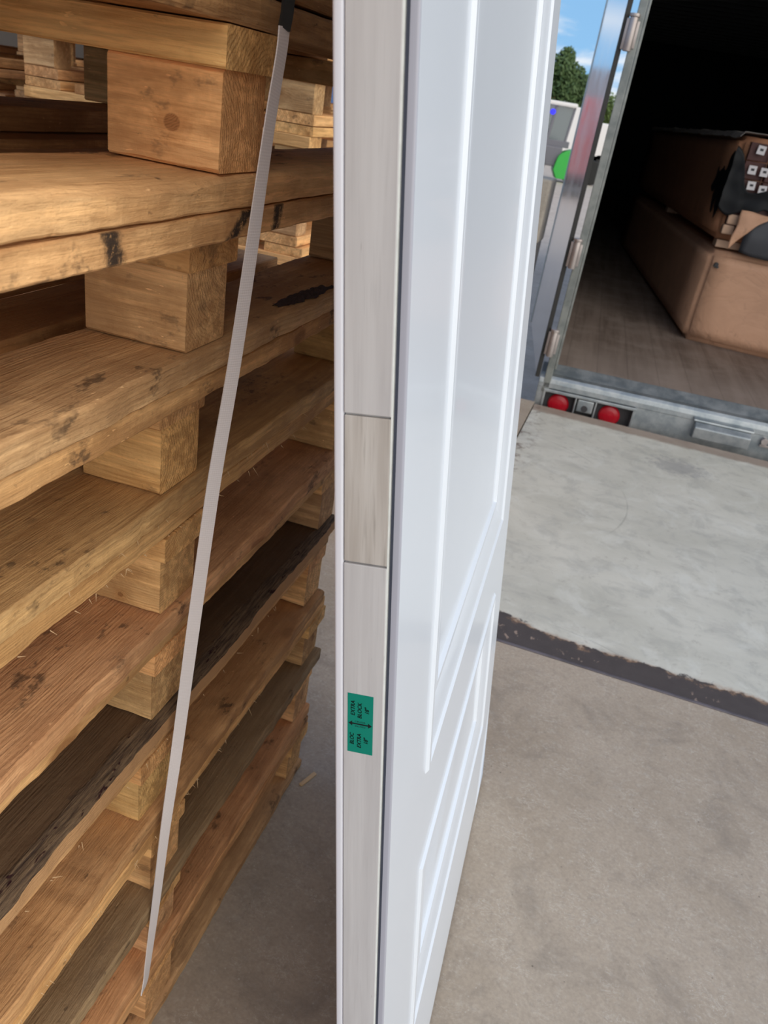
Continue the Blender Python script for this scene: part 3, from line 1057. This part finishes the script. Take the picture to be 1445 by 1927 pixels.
m_.box(TX0 + .045, TX1 - .045, TL, TL + .04, TF - .05, TC)
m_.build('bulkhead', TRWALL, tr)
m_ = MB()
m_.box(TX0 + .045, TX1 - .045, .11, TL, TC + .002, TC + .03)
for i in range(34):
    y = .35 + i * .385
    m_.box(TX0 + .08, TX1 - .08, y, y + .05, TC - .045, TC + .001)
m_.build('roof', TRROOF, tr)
# rear frame: two posts, header, sill
m_ = MB()
m_.box(.682, .716, 0, .10, .06, TC + .12)
m_.box(.716, .728, .0, .09, .18, TC + .12)
tag(m_.build('rear_post', GALVD, tr, bevel=.003), 'galvanised rear post')
m_ = MB()
m_.box(TX1 - .09, TX1 - .03, 0, .10, .06, TC + .12)
m_.build('rear_post', GALVD, tr, bevel=.003)
m_ = MB()
m_.box(.682, TX1 - .03, 0, .10, TC, TC + .14)
m_.build('header', GALVD, tr, bevel=.003)
m_ = MB()
# sill section with a light pocket cut out: top nose, lower face pieces
SX0, SX1 = .660, TX1 - .02
m_.prism([(0, .108), (.004, .128), (.018, .140), (.045, .146), (.11, .180), (.11, .05), (.0, .05 + .034)], 'x', SX0, SX1)
PX0, PX1, PZ1 = .700, 1.135, .066
m_.box(PX1, SX1, 0.004, .09, -.16, .085)
m_.box(SX0, PX0, 0.004, .09, -.16, .085)
m_.box(PX0, PX1, .045, .09, -.16, .085)
m_.box(PX0, PX1, 0.002, .046, -.16, -.05)
tag(m_.build('rear_sill', GALV, tr, bevel=.002), 'galvanised rear sill')
m_ = MB()
for a, b in ((PX0 - .008, PX0 + .004), (PX1 - .004, PX1 + .010), (.852, .860), (.950, .958)):
    m_.box(a, b, -.006, .05, -.06, PZ1 + .002)
m_.box(PX0 - .008, PX1 + .010, -.008, .03, PZ1 - .001, PZ1 + .014)
m_.build('light_frame', GALV, tr, bevel=.003)
m_ = MB()
m_.box(PX0, PX1, .040, .046, -.05, PZ1)
m_.build('light_recess', DARK, tr)
for cx_ in (.778, 1.030):
    m_ = MB()
    n = 28
    prof = [(0.0, .052), (.010, .052), (.018, .045), (.022, .028), (.024, 0.0001)]
    for (d0, q0), (d1, q1) in zip(prof[:-1], prof[1:]):
        vs = []
        for q_, d_ in ((q0, d0), (q1, d1)):
            vs += [(cx_ + q_ * math.cos(2 * math.pi * i / n), .040 - d_, .004 + q_ * math.sin(2 * math.pi * i / n)) for i in range(n)]
        m_.add(vs, [(i, (i + 1) % n, n + (i + 1) % n, n + i) for i in range(n)])
    tag(m_.build('tail_light', RED, tr, smooth=40), 'round red tail light')
m_ = MB()
m_.box(.866, .945, -.004, .045, .0, .062)
pl = m_.build('square_block', GALV, tr, bevel=.006)
m_ = MB()
m_.cyl((.905, -.006, .020), (.905, .0, .020), .016)  # dark disc painted in for the hole in the square block
m_.build('block_hole', DARK, pl)
m_ = MB()
m_.prism([(.004, .005), (-.055, .015), (-.060, .070), (-.030, .088), (.004, .092)], 'x', 1.418, 1.675)
m_.prism([(.004, .092), (-.032, .090), (-.030, .100), (.004, .106)], 'x', 1.408, 1.685)
tag(m_.build('bumper_block', GALV, tr, bevel=.004), 'grey bumper block')
m_ = MB()
for xx in (1.745, 1.79, 1.84):
    m_.cyl((xx, .004, .060), (xx, -.022, .060), .018, 6)
m_.box(1.73, 1.88, -.012, .004, .032, .044)
m_.build('latch_bolts', STEELB, tr, bevel=.002)
# hinges of the swung-back door
for z_ in (1.585, .715, .30):
    m_ = MB()
    m_.box(.650, .676, -.012, .012, z_ - .055, z_ + .055)
    m_.cyl((.678, -.016, z_ - .060), (.678, -.016, z_ + .060), .017, 16)
    m_.box(.676, .704, -.008, .004, z_ - .048, z_ + .048)
    m_.cyl((.678, -.016, z_ + .060), (.678, -.016, z_ + .072), .022, 12)
    tag(m_.build('hinge', STEELB, tr, bevel=.002, smooth=40), 'worn steel hinge')
# the swung-back left door leaf (polished) with its dark rubber edge
ang = math.atan2(-.205, 1.15)
LM = TM2.inverted() @ TM @ Matrix.Translation((.648, .006, 0)) @ Matrix.Rotation(-ang, 4, 'Z')
m_ = MB()
m_.box(-.008, .010, .012, 1.13, .13, TC + .05, LM)
tag(m_.build('door_leaf', MIRROR, tr, bevel=.003), 'polished swing door leaf folded back')
m_ = MB()
m_.box(-.012, .008, -.004, .012, .125, TC + .05, LM)
m_.build('rubber_seal', RUBBER, tr, bevel=.002)
m_ = MB()
m_.box(-.012, .012, 1.13, 1.15, .13, TC + .05, LM)
tag(m_.build('leaf_edge', LEAFEDGE, tr, bevel=.002), 'pale edge strip of the door leaf')
# wheels under the trailer so that it stands on the yard
for y in (2.2, 3.5):
    for x0, x1 in ((.72, 1.02), (2.80, 3.10)):
        m_ = MB()
        m_.cyl((x0, y, YARDZ + .50), (x1, y, YARDZ + .50), .50, 32)
        m_.build('wheel', TYRE, tr, bevel=.02)
m_ = MB()
m_.box(1.02, 2.80, 1.6, 12.8, -.45, TF - .051)
m_.build('chassis', DARK, tr)

# ------------------------------------------------------------------ cargo in the trailer
CM = Matrix.Translation(TM @ Vector((1.341, 1.377, TF + .0125))) @ Matrix.Rotation(math.radians(-5.4), 4, 'Z')
SK = .27


def soft_box(w, l, h, seed, amp=.012, r=.03):
    bm = bmesh.new()
    bmesh.ops.create_cube(bm, size=1)
    for v in bm.verts:
        v.co = Vector(((v.co.x + .5) * w, (v.co.y + .5) * l, (v.co.z + .5) * h))
    bmesh.ops.bevel(bm, geom=bm.edges[:], offset=r, segments=3, affect='EDGES')
    bmesh.ops.subdivide_edges(bm, edges=[e for e in bm.edges if e.calc_length() > .15], cuts=9, use_grid_fill=True)
    for v in bm.verts:
        p = v.co * 4 + Vector((seed, seed * 1.7, 0))
        v.co += Vector((mnoise.noise(p), mnoise.noise(p + Vector((9, 0, 0))), mnoise.noise(p + Vector((0, 9, 0))))) * amp * (0 if v.co.z < .006 else 1)
    for v in bm.verts:
        v.co.y -= SK * v.co.x * (1 - v.co.y / l)
    me = bpy.data.meshes.new('wrap')
    bm.to_mesh(me)
    bm.free()
    for p in me.polygons:
        p.use_smooth = True
    return me


lo = empty('wrapped_bundle', CM)
tag(lo, 'large brown paper wrapped bundle lying on the trailer floor', 'bundle')
link('paper_wrap', soft_box(1.15, 4.2, .540, 3.0, .008), KRAFT, lo)
m_ = MB()
for x, z, r_ in ((.052, .463, .012), (.060, .45, .008), (.047, .455, .009)):
    m_.cyl((x, -.014 - SK * x, z), (x, .02 - SK * x, z), r_, 9)
m_.build('staple_hole', DARK, lo)
# spacers
for i, (y, nm) in enumerate(((.02, 'front'), (2.0, 'rear'))):
    m_ = MB()
    m_.box(.02, 1.1, y, y + .09, .5550, .5965)
    lb = m_.build('spacer_board', LUMBER, None, bevel=.004)
    lb.matrix_world = CM
    tag(lb, 'timber spacer %s the two wrapped bundles in the trailer' % ('showing at the front between' if i == 0 else 'lying farther back between'), 'spacer')
UM = CM @ Matrix.Translation((-.02, .02, .6005))
upb = empty('wrapped_bundle', UM)
tag(upb, 'upper wrapped bundle with dark red ends and white labels in the trailer', 'bundle')
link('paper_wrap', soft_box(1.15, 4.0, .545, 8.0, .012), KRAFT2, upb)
m_ = MB()
for r_ in range(5):
    for c_ in range(9):
        x_ = .045 + c_ * .118
        m_.box(x_, x_ + .112, -.022 - .006 * ((r_ * 3 + c_) % 3) - SK * (x_ + .05), .03, .05 + r_ * .095, .14 + r_ * .095)
m_.build('stacked_end', BUNDLE_END, upb, bevel=.003)
for x, z in ((.100, .487), (.088, .384), (.150, .382), (.108, .306), (.170, .294), (.28, .47), (.33, .37), (.40, .30)):
    m_ = MB()
    a = R.uniform(-.08, .08)
    mm = Matrix.Translation((x, -.048 - SK * x, z)) @ Matrix.Rotation(a, 4, 'Y') @ Matrix.Rotation(-math.atan(SK), 4, 'Z')
    m_.box(-.021, .021, -.001, .001, -.022, .022, mm)
    lbl = m_.build('label', PAPER, upb)
    m_ = MB()
    m_.box(-.008, .010, -.002, -.0012, -.004, .008, mm)
    m_.build('print_mark', DARK, lbl)


def crumple(pts_fn, nu, nv, amp, seed, th=.004):
    mb = MB()
    vs = []
    for i in range(nu + 1):
        for j in range(nv + 1):
            p = Vector(pts_fn(i / nu, j / nv))
            q = p * 14 + Vector((seed, 0, seed))
            p += Vector((mnoise.noise(q), mnoise.noise(q + Vector((5, 5, 0))), mnoise.noise(q + Vector((0, 7, 3))))) * amp
            vs.append(p)
    fs = [(i * (nv + 1) + j, (i + 1) * (nv + 1) + j, (i + 1) * (nv + 1) + j + 1, i * (nv + 1) + j + 1) for i in range(nu) for j in range(nv)]
    mb.add(vs, fs)
    return mb


def solid(o, th):
    md = o.modifiers.new('thick', 'SOLIDIFY')
    md.thickness = th
    return o


# black torn plastic round the front left corner of the upper bundle
def plast_fn(u, v):
    rag = .018 * math.sin(u * 23) + .012 * math.sin(u * 51 + 1)
    if u < .4:
        t = u / .4                                   # along the left side towards the front
        hw = .05 + .16 * t
        return (-.022, .30 - t * .34, .27 + .02 * (1 - t) + (v - .5) * 2 * hw * (.75 + .25 * math.sin(t * 17)) + rag)
    t = (u - .4) / .6
    x = -.022 + .62 * t
    top = .275 + .21 * math.exp(-(t / .13) ** 4) + rag * .6
    bot = .155 + .03 * t + rag
    return (x, -.052 - SK * max(x, 0.0), bot + (top - bot) * v)


o = crumple(plast_fn, 70, 18, .010, 2.0).build('plastic_wrap', PLAST, upb, smooth=70)
tag(solid(o, .003), 'torn black plastic wrap')
m_ = MB()
for z0, z1, dx in ((.035, .085, .0), (.090, .145, .012)):
    m_.box(.035 + dx, .100 + dx, -.060, -.004, z0, z1)
tag(m_.build('batten_end', LUMBER, upb, bevel=.008), 'pale batten ends')


def paper_fn(u, v):
    x = .085 + u * (.16 - .06 * v) + .01 * (1 - v)
    return (x, -.065 - SK * x - .03 * math.sin(v * 2.5), .175 - v * (.21 - .13 * u))


o = crumple(paper_fn, 14, 14, .010, 5.0).build('paper_flap', KRAFT, upb, smooth=70)
tag(solid(o, .003), 'hanging torn kraft paper flap')


def grey_fn(u, v):
    x = .15 + u * .9
    return (x, -.055 - SK * x - .015 * math.sin(v * 3), .16 - v * (.20 + .02 * math.sin(u * 9)))


o = crumple(grey_fn, 24, 10, .008, 11.0).build('grey_cover', GREYWRAP, upb, smooth=70)
tag(solid(o, .003), 'dark grey cover hanging below the labels')
# frayed pale top cover
m_ = MB()
tv = []
NU = 60
for i in range(NU + 1):
    y = -.03 + 3.9 * i / NU
    for x, z in ((-.02, .535), (.0, .563), (.25, .566)):
        q = Vector((x * 9, y * 6, 4))
        tv.append((x + mnoise.noise(q) * .014, y, z + mnoise.noise(q + Vector((3, 3, 3))) * .014))
m_.add(tv, [(i * 3 + j, (i + 1) * 3 + j, (i + 1) * 3 + j + 1, i * 3 + j + 1) for i in range(NU) for j in range(2)])
o = m_.build('top_cover', plain('dusty_top_cover', (.22, .20, .19), .7, var=.6, scale=25), upb)
solid(o, .003)

# ------------------------------------------------------------------ beside the trailer
po = empty('concrete_post', TM @ Matrix.Translation((.36, .14, YARDZ)))
tag(po, 'beige concrete guard post standing between the white door and the trailer', 'post')
m_ = MB()
m_.box(-.14, .137, -.10, .10, 1.872, 2.150)
m_.build('cap', POST, po, bevel=.012)
m_ = MB()
m_.box(-.14, .130, -.095, .10, 0, 1.8715)
tag(m_.build('shaft', POSTLOW, po, bevel=.008), 'darker grey lower shaft')

# ------------------------------------------------------------------ far background: machines, buildings, trees
te = empty('tractor', loc=(5.0, 41, YARDZ), rz=0)
tag(te, 'green and grey tractor with white cab roof parked in the yard', 'tractor')
GZ = -YARDZ
m_ = MB()
m_.box(-1.35, .55, -.1, 1.7, 3.12, 3.30)
m_.build('cab_roof', WHITE, te, bevel=.06)
m_ = MB()
for x0, x1 in ((-1.30, .36),):
    for (xa, xb) in ((-.42, -.30), (.42, .52), (-1.30, -1.2)):
        m_.prism([(xa - .12, 1.70), (xb - .12, 1.70), (xb, 3.12), (xa, 3.12)], 'y', 0, .12)
        m_.prism([(xa - .12, 1.70), (xb - .12, 1.70), (xb, 3.12), (xa, 3.12)], 'y', 1.5, 1.62)
    m_.box(-1.30, .56, 0, 1.62, 1.45, 1.72)
m_.build('cab_frame', CABGREY, te, bevel=.02)
m_ = MB()
m_.box(-1.28, .40, .04, .06, 1.72, 3.12)
m_.build('window', GLASS, te)
m_ = MB()
m_.box(-1.28, .40, 1.54, 1.56, 1.72, 3.12)
m_.build('window', GLASS, te)
m_ = MB()
m_.box(-1.5, .3, -.15, 1.6, .62, 1.46)
m_.build('chassis', CABGREY, te, bevel=.05)
m_ = MB()
arc = [(.05, .50), (.12, .95)] + [(.12 + 1.15 * (1 - math.cos(t)), .95 + .55 * math.sin(t)) for t in [k * math.pi / 12 for k in range(1, 7)]] + [(1.45, .60), (1.45, .15), (.25, .15)]
m_.prism(arc, 'y', -.35, .6)
tag(m_.build('fender', GREEN, te, bevel=.03), 'bright green body panel')
for xx, yy, rr_ in ((-1.0, -.30, .62), (1.0, .62, .55), (-1.0, 1.45, .62), (2.1, 1.45, .55)):
    m_ = MB()
    m_.cyl((xx, yy - .16, rr_), (xx, yy + .16, rr_), rr_, 28)
    m_.build('wheel', TYRE, te, bevel=.05)
m_ = MB()
m_.cyl((-.50, -.09, 2.84), (-.50, .0, 2.84), .115, 16)  # small glowing blue disc on the cab front
tag(m_.build('blue_disc', GLOWBLUE, te), 'small glowing blue disc')


def tree(name, label, loc, blobs, th, mat, nleaf, size, seed):
    rr = random.Random(seed)
    root = empty(name, loc=loc)
    tag(root, label, 'tree')
    m2 = MB()
    m2.cyl((0, 0, 0), (0, 0, th), .22, 10, .12)
    for b in blobs:
        m2.cyl((0, 0, th * .7), (b[0] * .8, b[1] * .8, b[2]), .09, 6, .03)
    m2.build('trunk', BARK, root)
    m2 = MB()
    tot = sum(b[3] ** 2 for b in blobs)
    for b in blobs:
        for _ in range(int(nleaf * b[3] ** 2 / tot)):
            d = Vector((rr.gauss(0, 1), rr.gauss(0, 1), rr.gauss(0, 1))).normalized()
            p = Vector(b[:3]) + d * b[3] * (rr.random() ** .35) * (1 + .18 * mnoise.noise(d * 3 + Vector(b[:3])))
            a = Vector((rr.gauss(0, 1), rr.gauss(0, 1), rr.gauss(0, 1))).normalized() * size
            c = a.orthogonal().normalized() * size * .55
            m2.add([p - a, p + c, p + a, p - c], [(0, 1, 2, 3)])
    m2.build('foliage', mat, root)
    return root


tree('broadleaf_tree', 'dark green tree seen above the tractor in the gap beside the white door', (8.0, 70, YARDZ),
     [(-.4, 0, 6.1, 1.15), (.6, .2, 5.4, 1.2), (-.9, .3, 5.2, 1.0), (1.5, 0, 5.0, 1.0), (.1, -.4, 4.6, 1.2), (1.4, -.3, 4.2, .9), (-.15, 0, 7.0, .6)],
     4.6, LEAF, 5200, .17, 3)
tree('hedge_tree', 'yellow-green tree seen through the slit beside the trailer post', (15.4, 88, YARDZ),
     [(0, 0, 4.4, 1.5), (.9, .2, 4.0, 1.4), (-.9, 0, 4.1, 1.4), (0, 0, 3.0, 1.5)], 2.5, LEAF2, 3000, .17, 5)

bh = empty('brick_house', loc=(7.9, 82, YARDZ))
tag(bh, 'orange brick house with pitched roof behind the tree', 'house')
m_ = MB()
m_.box(-3.5, 1.4, 0, 6, 0, 4.6)
m_.build('wall', BRICK, bh)
m_ = MB()
m_.prism([(-3.8, 4.6), (1.7, 4.6), (.2, 5.9), (-2.6, 5.9)], 'y', -.3, 6.3)
m_.build('roof', ROOFT, bh)
m_ = MB()
m_.box(.55, 1.2, -.05, .02, 3.4, 4.3)
m_.build('window', GLASS, bh)


def van(loc, l, h, mat, name, label, cat, rz=0.0, d=2.4, skirt=.55):
    root = empty(name, loc=loc, rz=rz)
    tag(root, label, cat)
    m2 = MB()
    m2.box(-l / 2, l / 2, 0, d, skirt, h)
    m2.build('body', mat, root, bevel=.08)
    m2 = MB()
    m2.box(-l / 2 + .3, l / 2 - .3, .1, d - .1, .35, skirt + .02)
    m2.build('chassis', DARK, root)
    for x in (-l / 2 + 1.0, l / 2 - 1.0):
        for y in (.0, d - .3):
            m2 = MB()
            m2.cyl((x, y, .45), (x, y + .3, .45), .45, 20)
            m2.build('wheel', TYRE, root)
    return root


van((7.6, 57, YARDZ), 2.6, 3.5, WHITE, 'white_van', 'white van parked behind the green tractor', 'van')
van((10.4, 62, YARDZ), 2.6, 2.9, WHITE, 'white_van', 'white van seen in the slit beside the trailer post', 'van')
van((-1.4, 34, YARDZ), 5.6, 4.4, GREYPAINT, 'box_trailer', 'grey curtain-sided trailer mirrored in the polished door leaf', 'trailer')
van((.62, 32.6, YARDZ), 1.5, 3.4, REDPAINT, 'truck_cab', 'red truck cab mirrored in the polished door leaf', 'truck', d=1.3)
van((-9.6, 41, YARDZ), 6.0, 4.2, WHITE, 'box_trailer', 'white box trailer seen through the gap between the pallets', 'trailer')
van((-6.2, 46, YARDZ), 2.2, 3.4, BLUEPAINT, 'blue_container', 'blue container seen past the far pallet stack', 'container')

# small litter
m_ = MB()
m_.box(-.022, .022, -.004, .004, 0, .004)
o = m_.build('wood_splinter', SPLINT, None, bevel=.001, loc=(-.06, 1.165, .0005), rot=(0, 0, 1.0))
tag(o, 'small pale wood splinter on the floor beside the lowest pallet', 'splinter')
